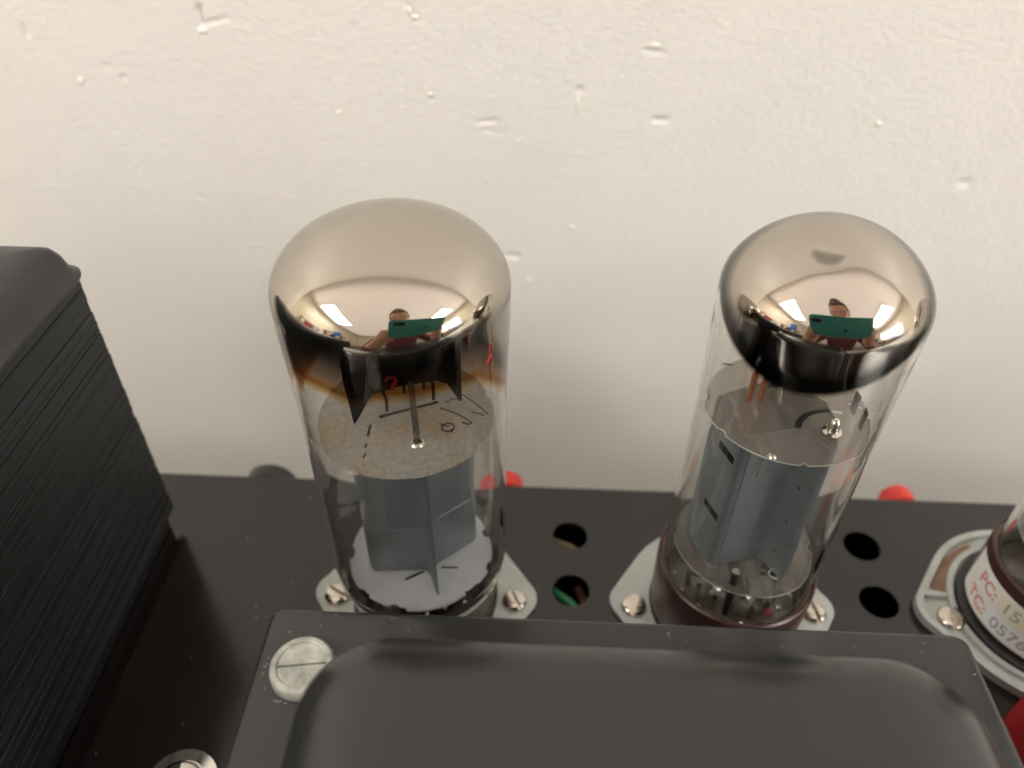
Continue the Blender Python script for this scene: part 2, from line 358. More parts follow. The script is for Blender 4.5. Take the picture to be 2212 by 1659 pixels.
MB().box((-2200, -130, -40), (2800, 405, 0)).build('bench_top', mat('bench_laminate', (.66, .64, .60), .45, var=.06, vscale=9), bench, bevel=4)  # top made pale to bounce fill light up the rear wall
for x in (-2150, -700, 900, 2700): MB().box((x, -110, -904), (x+60, -50, -40)).build('leg', 'inside', bench)

# ================================================================== THE AMPLIFIER CHASSIS
TX = [0., 70.17, 144.4]                         # socket centres along the chassis
amp = thing('amplifier_chassis', (35, 37, -94), 'glossy brown-black metal chassis carrying the tubes and transformers', 'amplifier')
def A(mb, name, m, **k): return mb.build(name, m, k.pop('parent', amp), loc=(-35, -37, 94), **k)
circ = lambda x, y, r, n=40: [(x+r*math.cos(6.28318*i/n), y+r*math.sin(6.28318*i/n)) for i in range(n)]
CX0, CX1, CY0, CY1 = -260., 330., -170., 37.1
holes = [circ(34.8, 20.0, 4.45), circ(34.7, 3.5, 4.5), circ(109.6, 20.2, 4.6), circ(108.6, 3.6, 4.6)]
A(disc_with_holes([(CX0, CY0), (CX1, CY0), (CX1, CY1-1.2), (CX0, CY1-1.2)], holes+[circ(x, .3, 15.0) for x in TX], -1.3, 0), 'top_plate', 'chassis', smooth=0)
prof = [(CY1-1.2, 0)]+[(CY1-1.2+1.2*math.sin(a), -1.2+1.2*math.cos(a)) for a in np.linspace(.26, 1.5708, 6)]+[(CY1, -79.5), (CY1-1.3, -79.5), (CY1-1.3, -1.31), (CY1-1.2, -1.31)]
A(MB().add([(CX0, y, z) for y, z in prof]+[(CX1, y, z) for y, z in prof], [(i, i+1, len(prof)+i+1, len(prof)+i) for i in range(len(prof)-1)]), 'rear_panel', 'chassis', smooth=50)
for xx in (CX0, CX1-1.2): A(MB().box((xx, CY0, -79.5), (xx+1.2, CY1-1.4, -1.4)), 'side_panel', 'chassis', smooth=0)
A(MB().box((CX0, CY0-1.2, -79.5), (CX1, CY0-.02, -.02)), 'front_panel', 'chassis', smooth=0)
A(MB().box((CX0+1.3, CY0, -80), (CX1-1.3, CY1-1.4, -78.6)), 'bottom_plate', 'inside', smooth=0)
for xx in (CX0+30, CX1-30):
    for yy in (CY0+25, CY1-25): A(MB().lathe([(0, -80.1), (9, -80.1), (8, -93.9), (0, -93.9)], 24, (xx, yy, 0)), 'rubber_foot', 'black_plastic')
# wires seen through the ventilation holes
def wire(name, pts, r, m): A(MB().tube(pts, r, 12), name, m, smooth=60)
wire('tan_wire', [(20, 26.5, -9), (29, 23.5, -6), (35, 20.3, -5.2), (41, 16.2, -6), (50, 9, -9)], 1.0, 'tan_wire')
wire('green_wire', [(22, 14, -8), (30, 7, -5), (34.5, 2.8, -4.2), (38.5, -1.5, -4.4), (46, -9, -8)], 1.15, 'green_wire')
wire('rust_wire', [(37.5, 12, -12), (38.2, 6, -7.5), (38.8, 2, -6.6), (39.4, -6, -8)], 1.1, 'rust_wire')

# ---- socket saddles with their screws
def hull_outline(R, r, d, n=20):
    """outline round a big circle and two ear circles at +-d"""
    P = [(R*math.cos(6.28318*i/120), R*math.sin(6.28318*i/120)) for i in range(120)]
    P += [(d+r*math.cos(6.28318*i/60), r*math.sin(6.28318*i/60)) for i in range(60)]+[(-d+r*math.cos(6.28318*i/60), r*math.sin(6.28318*i/60)) for i in range(60)]
    P = sorted(set((round(x, 4), round(y, 4)) for x, y in P))
    def half(pts):
        h = []
        for p in pts:
            while len(h) > 1 and (h[-1][0]-h[-2][0])*(p[1]-h[-2][1])-(h[-1][1]-h[-2][1])*(p[0]-h[-2][0]) <= 0: h.pop()
            h.append(p)
        return h
    a = half(P); b = half(P[::-1]); return a[:-1]+b[:-1]
def screw_mesh(r=2.9, h=1.7):
    m = MB().lathe([(0, h)]+[(r*math.sin(a), h*.25+h*.75*math.cos(a)) for a in np.linspace(.15, 1.5708, 9)]+[(r, 0)], 32)
    return m
def screw(parent, x, y, z, r=2.9, h=1.7, ang=80, name='screw', m='nickel', local=False):
    """slotted pan head: two half heads with the slot open between them over a dark floor"""
    mb = MB(); n = 14; gap = r*.17
    R4 = Matrix.Translation((x, y, z)) @ Matrix.Rotation(math.radians(ang), 4, 'Z')
    for s in (1, -1):
        a0 = math.asin(gap/r); rings = []
        for rr, zz in [(1.0, 0), (1.0, h*.35), (.93, h*.62), (.78, h*.83), (.55, h*.95), (.3, h)]:
            a_ = math.asin(min(1, gap/(r*rr)))
            rings.append([(r*rr*math.cos(a_+(math.pi-2*a_)*i/n), s*r*rr*math.sin(a_+(math.pi-2*a_)*i/n), zz) for i in range(n+1)])
        vs = [tuple(R4 @ Vector(p)) for rg in rings for p in rg]; k = n+1
        fs = [(j*k+i, j*k+i+1, (j+1)*k+i+1, (j+1)*k+i) for j in range(len(rings)-1) for i in range(n)]
        fs += [tuple((len(rings)-1)*k+i for i in range(n+1))]+[tuple(j*k for j in range(len(rings)))+tuple(j*k+n for j in range(len(rings)-1, -1, -1))]
        mb.add(vs, fs)
    mb.box((-r*.98, -gap*1.05, 0), (r*.98, gap*1.05, h*.45), R4)
    return mb.build(name, m, parent, smooth=40, loc=None if local else (0, 0, 0))
for k, (tx, R, cyo) in enumerate([(TX[0], 22.5, .2), (TX[1], 22.8, .6), (TX[2], 24.2, .8)]):
    out = [(x, y+cyo) for x, y in hull_outline(R, 5.2 if k < 2 else 7.0, 21.2 if k < 2 else 21.4)]
    hs = [circ(0, .3, 16.9 if k < 2 else 18.0)]
    fl = disc_with_holes(out, hs, .05, 1.25).build('socket_saddle', 'zinc', amp, smooth=30, bevel=.25, loc=(tx-35, -37, 94))
    screw(fl, -21.0, -1.2, 1.25, ang=(150, 78, 80)[k], r=3.0 if k < 2 else 3.3)
    screw(fl, 21.2, -1.2, 1.25, ang=(-62, 100, 60)[k])
    if k < 2:
        MB().lathe([(0, -6), (16.6, -6), (16.8, 1.0), (16.8, 1.9), (16.2, 2.2), (0, 2.2)], 64, (0, .3, 0)).build('socket_body', 'bakelite_dark', fl, smooth=40)
    else:
        MB().lathe([(0, -6), (17.9, -6), (17.9, 1.6), (18.6, 2.2), (18.6, 3.2), (17.6, 3.6), (0, 3.6)], 64, (0, .3, 0)).build('socket_body', 'bakelite_dark', fl, smooth=40)
        # embossed rim and ribs of this larger saddle, with brown flux pooled between them
        ring = MB()
        ring.lathe([(19.0, 1.2), (19.0, 2.4), (20.3, 2.4), (20.3, 1.2)], 64, (0, .6, 0)); ring.build('raised_rib', 'zinc', fl, smooth=30)
        rim = MB(); n = len(out); cxy = np.array(out); inn = cxy*(1-1.7/np.linalg.norm(cxy, axis=1))[:, None]
        rim.add([(x, y, 1.2) for x, y in out]+[(x, y, 2.5) for x, y in out]+[(x, y, 2.5) for x, y in inn]+[(x, y, 1.2) for x, y in inn],
                [(a*n+i, a*n+(i+1) % n, (a+1)*n+(i+1) % n, (a+1)*n+i) for a in range(3) for i in range(n)]); rim.build('raised_rim', 'zinc', fl, smooth=30)
        for s in (-1, 1): MB().box((s*22.6-2.6, 4.3, 1.2), (s*22.6+2.6, 5.5, 2.45)).build('raised_bar', 'zinc', fl, smooth=0, bevel=.2)
        st = MB(); pts = [(r*math.cos(math.radians(a)), r*math.sin(math.radians(a))+.6) for a in range(112, 167, 4) for r in (20.35,)]+[(r*math.cos(math.radians(a)), r*math.sin(math.radians(a))+.6) for a in range(164, 111, -4) for r in (22.0+1.6*(a>134),)]
        st.prism(pts, 1.26, 1.5); st.build('flux_stain', 'stain', fl, smooth=0)

# ---- rear binding posts that show over the edge
def post(x, r, zc, m, y1=55):
    mb = MB(); Mx = Matrix.Translation((x, CY1, zc)) @ Matrix.Rotation(math.radians(-90), 4, 'X')
    mb.lathe([(0, 0), (r*.85, 0), (r*.85, .8), (r, 1.2), (r, 5.4), (r*.9, 6.2), (r*.5, 6.5), (0, 6.5)], 36, M4=Mx)
    A(mb, 'binding_post', m, smooth=40)
post(17.6, 4.7, -5.6, 'red'); post(127.3, 4.6, -5.6, 'red'); post(-50, 7.2, -8.6, 'black_plastic')

# ---- chrome acorn screw near the laminated transformer, red fuse cap at the right
A(MB().lathe([(0, 4.2), (1.5, 4.05), (3.2, 3.4), (4.4, 2.3), (4.9, 1.2), (5.0, .9), (7.2, .8), (7.4, .4), (7.3, .02)], 48, (-42.8, -45.4, 0)), 'chrome_screw', 'chrome', smooth=50)
cap = MB(); pr = [(0, 13.5), (3.2, 13.5), (4.0, 13.2), (4.4, 12.6), (5.2, 12.6), (7.2, 13.2), (7.9, 12.6), (8.2, 11.5), (8.4, 2), (8.4, .02)]
cap.lathe(pr, 48, (131.2, -30.5, 0)); A(cap, 'fuse_cap', 'red_cap', smooth=40)

# ================================================================== THE LAMINATED TRANSFORMER (left)
lam = thing('laminated_transformer', (-108, -40, 0), 'tall black transformer with a grooved lamination side at the left edge', 'transformer')
def Lm(mb, name, m, **k): return mb.build(name, m, k.pop('parent', lam), loc=(108, 40, 0), **k)
Lm(MB().box((-150, -101, .05), (-68.6, 18.6, 6)), 'mounting_base', 'lam', bevel=.6)
Lm(MB().box((-149, -100, 6), (-68.2, 18.8, 76)), 'core', 'lam', smooth=0)
z = 6.0; k = 0
while z < 75.2:
    th = min(random.choice((.65, .8, 1.0, 1.0, 1.3, 1.8, 2.6)), 75.6-z); off = random.uniform(-.09, .09) + (-.22 if random.random() < .10 else 0)
    Lm(MB().box((-68.4, -100.5+random.uniform(-.3, .3), z), (-66.9+off, 19.9, z+th-random.choice((.08, .12, .16, .26)))), 'lamination', 'lam', smooth=0, bevel=.08, bseg=1)
    z += th; k += 1
def rrect(x0, x1, y0, y1, r, n=8):
    return arc(x1-r, y1-r, r, 0, 90, n)+arc(x0+r, y1-r, r, 90, 180, n)+arc(x0+r, y0+r, r, 180, 270, n)+arc(x1-r, y0+r, r, 270, 360, n)
def loft(levels, x0, x1, y0, y1, r, cap=True, n=8):
    mb = MB(); rings = [rrect(x0+i, x1-i, y0+i, y1-i, max(.3, r-i*.6), n) for i, z in levels]; k = len(rings[0])
    vs = [(x, y, levels[j][1]) for j, rg in enumerate(rings) for x, y in rg]
    fs = [(j*k+i, j*k+(i+1) % k, (j+1)*k+(i+1) % k, (j+1)*k+i) for j in range(len(rings)-1) for i in range(k)]
    if cap: fs.append(tuple((len(rings)-1)*k+i for i in range(k)))
    return mb.add(vs, fs)
Lm(loft([(1.6, 75.7), (.3, 75.9), (0, 76.4), (0, 77.0), (.9, 77.4), (1.3, 78.6), (1.9, 80.9), (2.9, 82.6), (4.6, 83.6), (7.5, 84.1), (12, 84.3)], -151, -64.9, -102, 21.2, 4), 'top_cover', 'cap', smooth=60)
screw(Lm(MB().lathe([(0, .9), (4.2, .9), (4.6, .6), (4.6, 0)], 32, (-79.5, 2.5, 84.25)), 'washer', 'black_plastic', smooth=40), -79.5, 2.5, 85.1, r=3.4, h=2.2, m='black_plastic')

# ================================================================== THE BELL-CAPPED TRANSFORMER (front)
bell = thing('bell_transformer', (37.5, -82, 0), 'black transformer with rounded bell cap in the foreground before the tubes', 'transformer')
def Bt(mb, name, m, **k): return mb.build(name, m, k.pop('parent', bell), loc=(-37.5, 82, 0), **k)
Bt(MB().box((-13, -124, .05), (88.5, -42.5, 52)), 'core', 'lam', smooth=0)
Bt(loft([(.5, 52), (0, 52.5), (0, 54.2), (.25, 54.75), (.8, 55)], -15.7, 90.2, -126.5, -39.5, 2.2), 'mounting_plate', 'black', smooth=50)
Bt(loft([(0, 54.9), (.15, 58), (.5, 61), (1.2, 63.4), (2.0, 64.9), (3.0, 66.2), (4.6, 67.6), (7.2, 69.0), (10.5, 69.9), (14.5, 70.4), (20, 70.6), (26, 70.7)], -6.9, 83.0, -119, -47.9, 12, n=16), 'bell_cap', 'black', smooth=80)
def bolt(x, y, ang, nm='mounting_bolt'):
    """flat cheese head: raised rim, recessed face split by a narrow slot"""
    o = Bt(MB().lathe([(3.45, 1.3), (3.5, 1.82), (3.75, 1.95), (4.25, 1.9), (4.5, 1.6), (4.6, 1.1), (4.6, .02)], 56, (x, y, 55)), nm, 'zinc_screw', smooth=40)
    R4 = Matrix.Translation((x, y, 55)) @ Matrix.Rotation(math.radians(ang), 4, 'Z')
    for s_, g in ((1, .13), (-1, .13)):
        a = math.asin(g/3.47); pts = [(3.47*math.cos(q), s_*3.47*math.sin(q)+1.0) if False else (3.47*math.cos(q), s_*3.47*math.sin(q)) for q in np.linspace(a, math.pi-a, 24)]
        MB().prism(pts, 1.0, 1.72, R4).build('head_face', 'zinc_screw', o, smooth=0, bevel=.08)
    MB().lathe([(0, 1.2), (3.46, 1.2)], 24, (x, y, 55)).build('slot_floor', 'rod_dark', o, smooth=0)
bolt(-8.4, -49.8, 8); bolt(84.5, -118, 40)
def flecks(parent, loc, spots, name='dust_flecks'):
    """dust and scuffs lying on a painted face, too small to pick apart"""
    mb = MB(); rr = random.Random(len(spots))
    for x, y, z_, L_, wd in spots:
        a = rr.uniform(0, 3.14); n = 6; pts = [(L_*math.cos(6.283*i/n)*(1+.3*rr.random()), wd*math.sin(6.283*i/n)) for i in range(n)]
        c, q = math.cos(a), math.sin(a); mb.prism([(x+c*u-q*v, y+q*u+c*v) for u, v in pts], z_+.005, z_+.03)
    o = mb.build(name, 'dust', parent, smooth=0, loc=loc); o['kind'] = 'stuff'; return o
rr = random.Random(4); sp = []
for k in range(20): sp.append((rr.uniform(-14, 89), rr.choice((rr.uniform(-47.5, -40.6), rr.uniform(-43, -40.5))), 55.0, rr.choice((.06, .09, .12, .2)), rr.choice((.04, .06, .08))))
for k in range(9): sp.append((rr.uniform(-14.5, -7), rr.uniform(-75, -56), 55.0, rr.choice((.08, .12, .25)), rr.choice((.04, .06))))
for k in range(14):
    a = rr.uniform(1.2, 4.6); sp.append((-8.4+rr.uniform(5.0, 5.9)*math.cos(a), -49.8+rr.uniform(5.0, 5.9)*math.sin(a), 55.0, rr.choice((.08, .14, .2)), .06))
flecks(bell, (-37.5, 82, 0), sp)
sp = [(rr.uniform(-64, -18), rr.uniform(-46, 34), 0, rr.choice((.12, .16, .22)), rr.choice((.06, .1))) for k in range(16)]+[(rr.uniform(20, 118), rr.uniform(-8, 35), 0, rr.choice((.08, .14)), .07) for k in range(9)]
flecks(amp, (-35, -37, 94), sp)

# ================================================================== VACUUM TUBES
def dome_profile(zt, r1, r2, r3, n=14):
    """a bulb top of three blended arcs: flat crown, shoulder, tight turn into the wall"""
    r, z, pts = 0., zt, [(0., zt)]; k = 3*n
    for i in range(k):
        a0, a1 = math.pi/2*i/k, math.pi/2*(i+1)/k; m = math.degrees((a0+a1)/2)
        q = r1 if m < 18 else r1+(r2-r1)*(m-18)/20 if m < 38 else r2 if m < 46 else r2+(r3-r2)*(m-46)/20 if m < 66 else r3
        r += q*(math.sin(a1)-math.sin(a0)); z -= q*(math.cos(a0)-math.cos(a1)); pts.append((r, z))
    return pts
def bulb(parent, dome, lower, wall_t, film_edge, film_low, getter_mat, seg=128, deform=None):
    """outer and inner glass; the inner face above film_low is its own part, the getter film"""
    dp = dome_profile(*dome)
    sc_ = lower[0][0]/dp[-1][0]; dp = [(r*sc_, z) for r, z in dp]; prof = dp+[p for p in lower[1:] if p[1] < dp[-1][1]-.4]
    P = [np.array(p) for p in prof]; inn = []
    for i, p in enumerate(P):
        t = P[min(i+1, len(P)-1)]-P[max(i-1, 0)]; nrm = np.array([-t[1], t[0]]); nrm = nrm/np.linalg.norm(nrm)
        if i == 0: nrm = np.array([0, 1.])
        if nrm @ (p-np.array([0, dome[0]-20])) < 0: nrm = -nrm
        q = p-nrm*wall_t; inn.append((max(0, q[0]), q[1]))
    # dense resample of the inner profile for the film attribute
    ri = []; 
    for a, b in zip(inn[:-1], inn[1:]):
        L = math.hypot(b[0]-a[0], b[1]-a[1]); k = max(1, int(L/.4))
        ri += [(a[0]+(b[0]-a[0])*j/k, a[1]+(b[1]-a[1])*j/k) for j in range(k)]
    ri.append(inn[-1])
    ci = next(i for i, p in enumerate(ri) if p[1] < film_low)
    def lathe(pr, flip):
        n = len(pr); th = np.arange(seg)*2*math.pi/seg
        V = [(r*math.cos(a), r*math.sin(a), zz) for a in th for r, zz in pr]
        if deform: V = [deform(*v) for v in V]
        F = []
        for k in range(seg):
            k2 = (k+1) % seg
            for i in range(n-1):
                f = (k*n+i, k*n+i+1, k2*n+i+1, k2*n+i); F.append(f if not flip else f[::-1])
        return V, F
    def mk(name, parts, m, film=False):
        me = bpy.data.meshes.new(name); V = []; F = []
        for v, f in parts: n0 = len(V); V += v; F += [tuple(i+n0 for i in q) for q in f]
        me.from_pydata([(x*S, y*S, z*S) for x, y, z in V], [], F)
        bm = bmesh.new(); bm.from_mesh(me); bmesh.ops.remove_doubles(bm, verts=bm.verts, dist=1e-7); bm.to_mesh(me); bm.free()
        if film:
            at = me.attributes.new('film', 'FLOAT', 'POINT')
            for i, v in enumerate(me.vertices):
                x, y, zz = v.co.x/S, v.co.y/S, v.co.z/S
                at.data[i].value = zz-film_edge(math.degrees(math.atan2(x, -y)), math.hypot(x, y), zz)
        me.materials.append(m); me.shade_smooth()
        return link(bpy.data.objects.new(name, me), parent)
    mk('glass_envelope', [lathe(prof, False), lathe(ri[ci:], True)], M['glass'])
    return mk('getter_film', [lathe(ri[:ci+1], True)], getter_mat, True)
def check_normals(o, outward=True): pass
def strip(mb, pts, z0, z1, t):
    """a bent vertical sheet following plan points"""
    P = [np.array(p, float) for p in pts]; off = []
    for i in range(len(P)):
        d = P[min(i+1, len(P)-1)]-P[max(i-1, 0)]; d /= np.linalg.norm(d); off.append(P[i]+np.array([-d[1], d[0]])*t)
    return mb.prism([tuple(p) for p in P]+[tuple(p) for p in off[::-1]], z0, z1)
def jag(r, n, amp, seed, notches=()):
    rr = random.Random(seed); out = []
    for i in range(n):
        a = 360*i/n; q = r-amp*rr.random()
        for c, wd, dep in notches:
            if abs((a-c+180) % 360-180) < wd: q = r-dep
        out.append((q*math.cos(math.radians(a)), q*math.sin(math.radians(a))))
    return out

def edge_ring(r, z_, parent, notches, seed, t=.13):
    """highlight along the rim of a clear mica, modelled as a bright ring"""
    o = jag(r, 140, .05, seed, notches); MB().tube([(x, y, z_) for x, y in o+[o[0]]], t, 6, caps=False).build('edge_highlight', 'mica_edge', parent, smooth=60)
# ---------------------------------------------------------------- left tube
tl = thing('vacuum_tube', (0, 0, 2.2), 'wide glass tube with smoky amber-edged silver dome, left of the two whole tubes', 'vacuum tube', rot=(-.0034, -.0053, 0))
dz = -2.2
def L(x, y, zz): return (x+.0053*zz, y-.0034*zz, zz+dz)   # place measured in the room -> in the tilted tube
low = [(19.70, 87.0), (19.66, 85), (19.55, 81), (19.35, 76), (19.15, 70), (19.02, 64), (19.0, 56), (19.0, 40), (19.0, 24), (18.9, 20), (18.5, 16.5), (17.7, 13.6), (16.4, 11.4), (14.5, 10.2), (10, 9.8), (0, 9.7)]
def edgeL(th, rr, zz):
    a = abs(th-2)
    f = 80.6-dz*0 if a < 48 else 80.6-(a-48)*.34 if a < 80 else 69.7
    return f+dz+.5*math.sin(math.radians(th)*5)+.3*math.sin(math.radians(th)*12+1)
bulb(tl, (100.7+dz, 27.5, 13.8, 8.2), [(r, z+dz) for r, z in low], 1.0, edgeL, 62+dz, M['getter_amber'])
base = MB().lathe([(0, .05), (16.0, .05), (16.3, .6), (16.4, 5), (16.6, 10.6), (16.9, 12.4), (16.6, 13.0), (15.9, 13.0), (15.9, 6.5), (0, 6.5)], 72).build('tube_base', 'bakelite', tl, smooth=40)
# micas
slotsL = [slot_outline(*L(-4.9, -.9, 60)[:2], *L(5.2, 3.5, 60)[:2], .85), slot_outline(*L(-6.5, -3.2, 60)[:2], *L(-6.4, -6.2, 60)[:2], .45), slot_outline(*L(-6.3, -8.2, 60)[:2], *L(-6.3, -8.9, 60)[:2], .5),
          slot_outline(*L(-6.0, -10.6, 60)[:2], *L(-6.1, -11.6, 60)[:2], .5)]
mt = disc_with_holes(jag(16.7, 150, .16, 5, ((202, 5, .35), (330, 3, .5), (20, 3, .6), (95, 4, .6))), slotsL, 59.85+dz, 60.15+dz).build('mica_disc', 'mica_old', tl, smooth=0)
for a, r in ((246, 16.3), (338, 16.3), (160, 16.3), (60, 16.3)):     # little spacer points on the rim
    x, y = r*math.cos(math.radians(a)), r*math.sin(math.radians(a))
    mb = MB(); mb.lathe([(0, .5), (.7, .4), (1.1, 0), (.8, -.5), (.3, -1.3), (0, -1.6)], 10, (x, y, 60+dz)); mb.build('rim_spacer', 'mica_old', mt, smooth=60)
pen = MB()
def curve_on(pts, r, zz=60.2): pen.tube([L(x, y, zz) for x, y in pts], r, 5)
curve_on([(9.0, -3.7), (8.0, -4.6), (7.0, -4.2), (6.8, -3.0), (7.6, -2.2), (8.8, -2.5), (9.1, -3.6), (8.6, -4.6)], .16)
curve_on([(6.4, -2.4), (7.2, -2.9), (8.2, -3.2)], .12)
curve_on([(6.0, 1.8), (7.6, 1.3), (9.6, .2), (11.4, -1.2), (12.2, -2.0), (11.6, -2.4), (10.4, -2.0)], .15)
curve_on([(9.8, 6.0), (12.0, 4.2), (14.0, 2.0), (15.2, .5)], .11); curve_on([(12.0, 1.0), (13.4, .5), (14.4, .2)], .11); curve_on([(7.0, 3.4), (8.0, 4.4), (9.6, 4.6)], .12)
pen.build('pencil_writing', 'pencil', mt, smooth=0)
ml_n = ((186, 5, .8), (226, 3, 1.3), (229, 5, .7), (258, 4, 1.1), (263, 3, .6), (318, 3, 1.2), (322, 5, .6), (346, 4, .7), (20, 4, 1.2), (90, 5, 1.3), (140, 4, 1.2))
mbm = disc_with_holes(jag(15.7, 170, .13, 9, ml_n), [slot_outline(*L(-2.3, -7.8, 19)[:2], *L(1.0, -5.7, 19)[:2], .8), slot_outline(*L(5.0, -4.4, 19)[:2], *L(8.2, -4.3, 19)[:2], .7)], 18.7+dz, 19.1+dz).build('lower_mica_disc', 'mica_white', tl, smooth=0)
# anode: two pressed halves meeting in a fin towards the camera
an = MB(); zA, zB = 19.6+dz, 59.2+dz
pl = lambda P: [L(x, y, 30)[:2] for x, y in P]
strip(an, pl([(-10.6, -2.5), (-10.5, -5.2), (-9.4, -6.2), (-8.2, -6.3), (.6, -5.6), (1.8, -5.9), (2.9, -7.2), (4.5, -11.3)]), zA, zB, .35)
strip(an, pl([(4.95, -11.2), (3.7, -7.0), (3.5, -4.9), (4.2, -3.7), (11.2, 2.2), (12.0, 3.4), (11.8, 5.4)]), zA, zB, .35)
strip(an, pl([(11.8, 5.4), (9, 9.2), (0, 8), (-8, 3.2), (-10.6, -2.5)]), zA, zB, .35)
ano = an.build('anode', 'plate', tl, smooth=50)
rib = MB()
def ribline(p, q, zz, t=.15, hh=.7):
    (x0, y0, _), (x1, y1, _) = L(*p, 30), L(*q, 30); n_ = Vector((y1-y0, -(x1-x0), 0)).normalized()*t
    a = Vector((x0, y0, zz+dz)); b = Vector((x1, y1, zz+dz)); hz = Vector((0, 0, hh/2))
    vs = [a-hz, b-hz, b+hz, a+hz, a+n_, b+n_]; return [tuple(v) for v in vs], [(0, 1, 5, 4), (4, 5, 2, 3), (0, 4, 3), (1, 2, 5)]
for zz in (50.5, 33):
    rib.add(*ribline((-8.3, -6.32), (.4, -5.65), zz)); rib.add(*ribline((4.6, -3.35), (10.9, 1.95), zz+1))
rib.build('pressed_rib', 'plate', ano, smooth=0)
fin = MB(); strip(fin, pl([(3.2, -7.6), (4.7, -11.4)]), 16.9+dz, zA, .35); fin.build('fin_tail', 'plate', ano, smooth=0)
# bat-shaped getter shield over the top mica, its post and leads
u = Vector((18.7, 7.1, 0)).normalized(); c0 = Vector(L(.9, -3.4, 70)); c0.z = 0
sh = MB(); ol = [(-10.4, 83), (-10.6, 74), (-9.9, 63.6), (-9.2, 64.5), (-6.0, 69.6), (-1, 70.2), (5.5, 69.8), (7.4, 68.6), (9.6, 63.8), (10.1, 63.6), (10.3, 74), (10.4, 83)]
n_ = Vector((u.y, -u.x, 0))
vs = [c0+u*a+Vector((0, 0, b+dz)) for a, b in ol]; vs += [v-n_*.3 for v in vs]; k = len(ol)
sh.add(vs, [tuple(range(k)), tuple(range(2*k-1, k-1, -1))]+[(i, k+i, k+(i+1) % k, (i+1) % k) for i in range(k)]); sh.build('getter_shield_or_reflection', 'dark_metal', tl, smooth=0)
po = MB(); a = Vector(L(2.8, -7.4, 60)); b = Vector(L(1.9, -3.6, 71.5)); sx = Vector((.55, .1, 0)); sy = Vector((0, .2, 0))
po.add([a-sx-sy, a+sx-sy, a+sx+sy, a-sx+sy, b-sx-sy, b+sx-sy, b+sx+sy, b-sx+sy], [(0, 1, 5, 4), (1, 2, 6, 5), (2, 3, 7, 6), (3, 0, 4, 7), (4, 5, 6, 7)]); po.build('getter_post', 'steel', tl, smooth=0)
MB().lathe([(0, .9), (.5, .9), (1.2, .35), (1.5, .02)], 20, L(2.8, -7.5, 60.05)).build('post_eyelet', 'steel', mt, smooth=50)
for (x, y, h) in ((-4.0, .6, 5), (4.5, 4.2, 6), (-1.5, 6.0, 9), (2.2, 7.5, 9)): MB().tube([L(x, y, 60.2), L(x+.1, y, 60+h*.6), L(x-.3, y-.2, 60+h)], .32, 8).build('grid_lead', 'rod_dark', tl, smooth=60)
# glass stem, wires and getter dots under the lower mica
stem = MB().lathe([(0, 14.6), (2.6, 14.4), (3.4, 13.4), (4.4, 11.8), (7.5, 10.9), (13.5, 10.75)], 32, (0, 0, dz)); stem.build('glass_stem', mat('stem_glass', (.12, .07, .05), .15, spec=.8), tl, smooth=60)
for i in range(9):
    a = math.radians(200+i*19); r1 = 11.5+1.2*math.sin(i*2.1); MB().tube([(3*math.cos(a), 3*math.sin(a), 12.5+dz), (r1*.7*math.cos(a), r1*.7*math.sin(a), 13.6+dz), (r1*math.cos(a), r1*math.sin(a), 15.0+dz), (r1*math.cos(a+.05), r1*math.sin(a+.05), 18.6+dz)], .38, 8).build('lead_wire', 'steel', tl, smooth=60)
for i in range(8):
    a = math.radians(205+i*19); r1 = 12.6+.6*math.sin(i*2.3); MB().lathe([(0, .6), (.45, .4), (.6, 0), (.4, -.5), (0, -.6)], 12, (r1*math.cos(a), r1*math.sin(a), 13.0+dz+.5*math.sin(i*1.9))).build('solder_bead', 'chrome', tl, smooth=60)
# red ink mark on the glass, then a red reflection in it
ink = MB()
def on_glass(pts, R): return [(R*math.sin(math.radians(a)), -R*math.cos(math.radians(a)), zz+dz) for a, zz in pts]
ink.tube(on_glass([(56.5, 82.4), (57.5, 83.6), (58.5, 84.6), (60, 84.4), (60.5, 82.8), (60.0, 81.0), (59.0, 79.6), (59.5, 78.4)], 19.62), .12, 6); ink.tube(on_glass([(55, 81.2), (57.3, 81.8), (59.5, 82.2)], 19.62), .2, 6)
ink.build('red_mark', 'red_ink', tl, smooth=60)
red_glint = MB(); red_glint.tube([L(*p) for p in [(-2.4, -4.5, 71.9), (-1.7, -4.4, 72.7), (-.8, -4.1, 72.4), (-.6, -4.0, 71.5), (-1.1, -4.3, 70.8), (-1.2, -4.3, 70.0)]], .38, 8)
red_glint.build('red_bead_or_glint', 'red_ink', tl, smooth=60)  # reflection of a red post in the glass, modelled as a curve

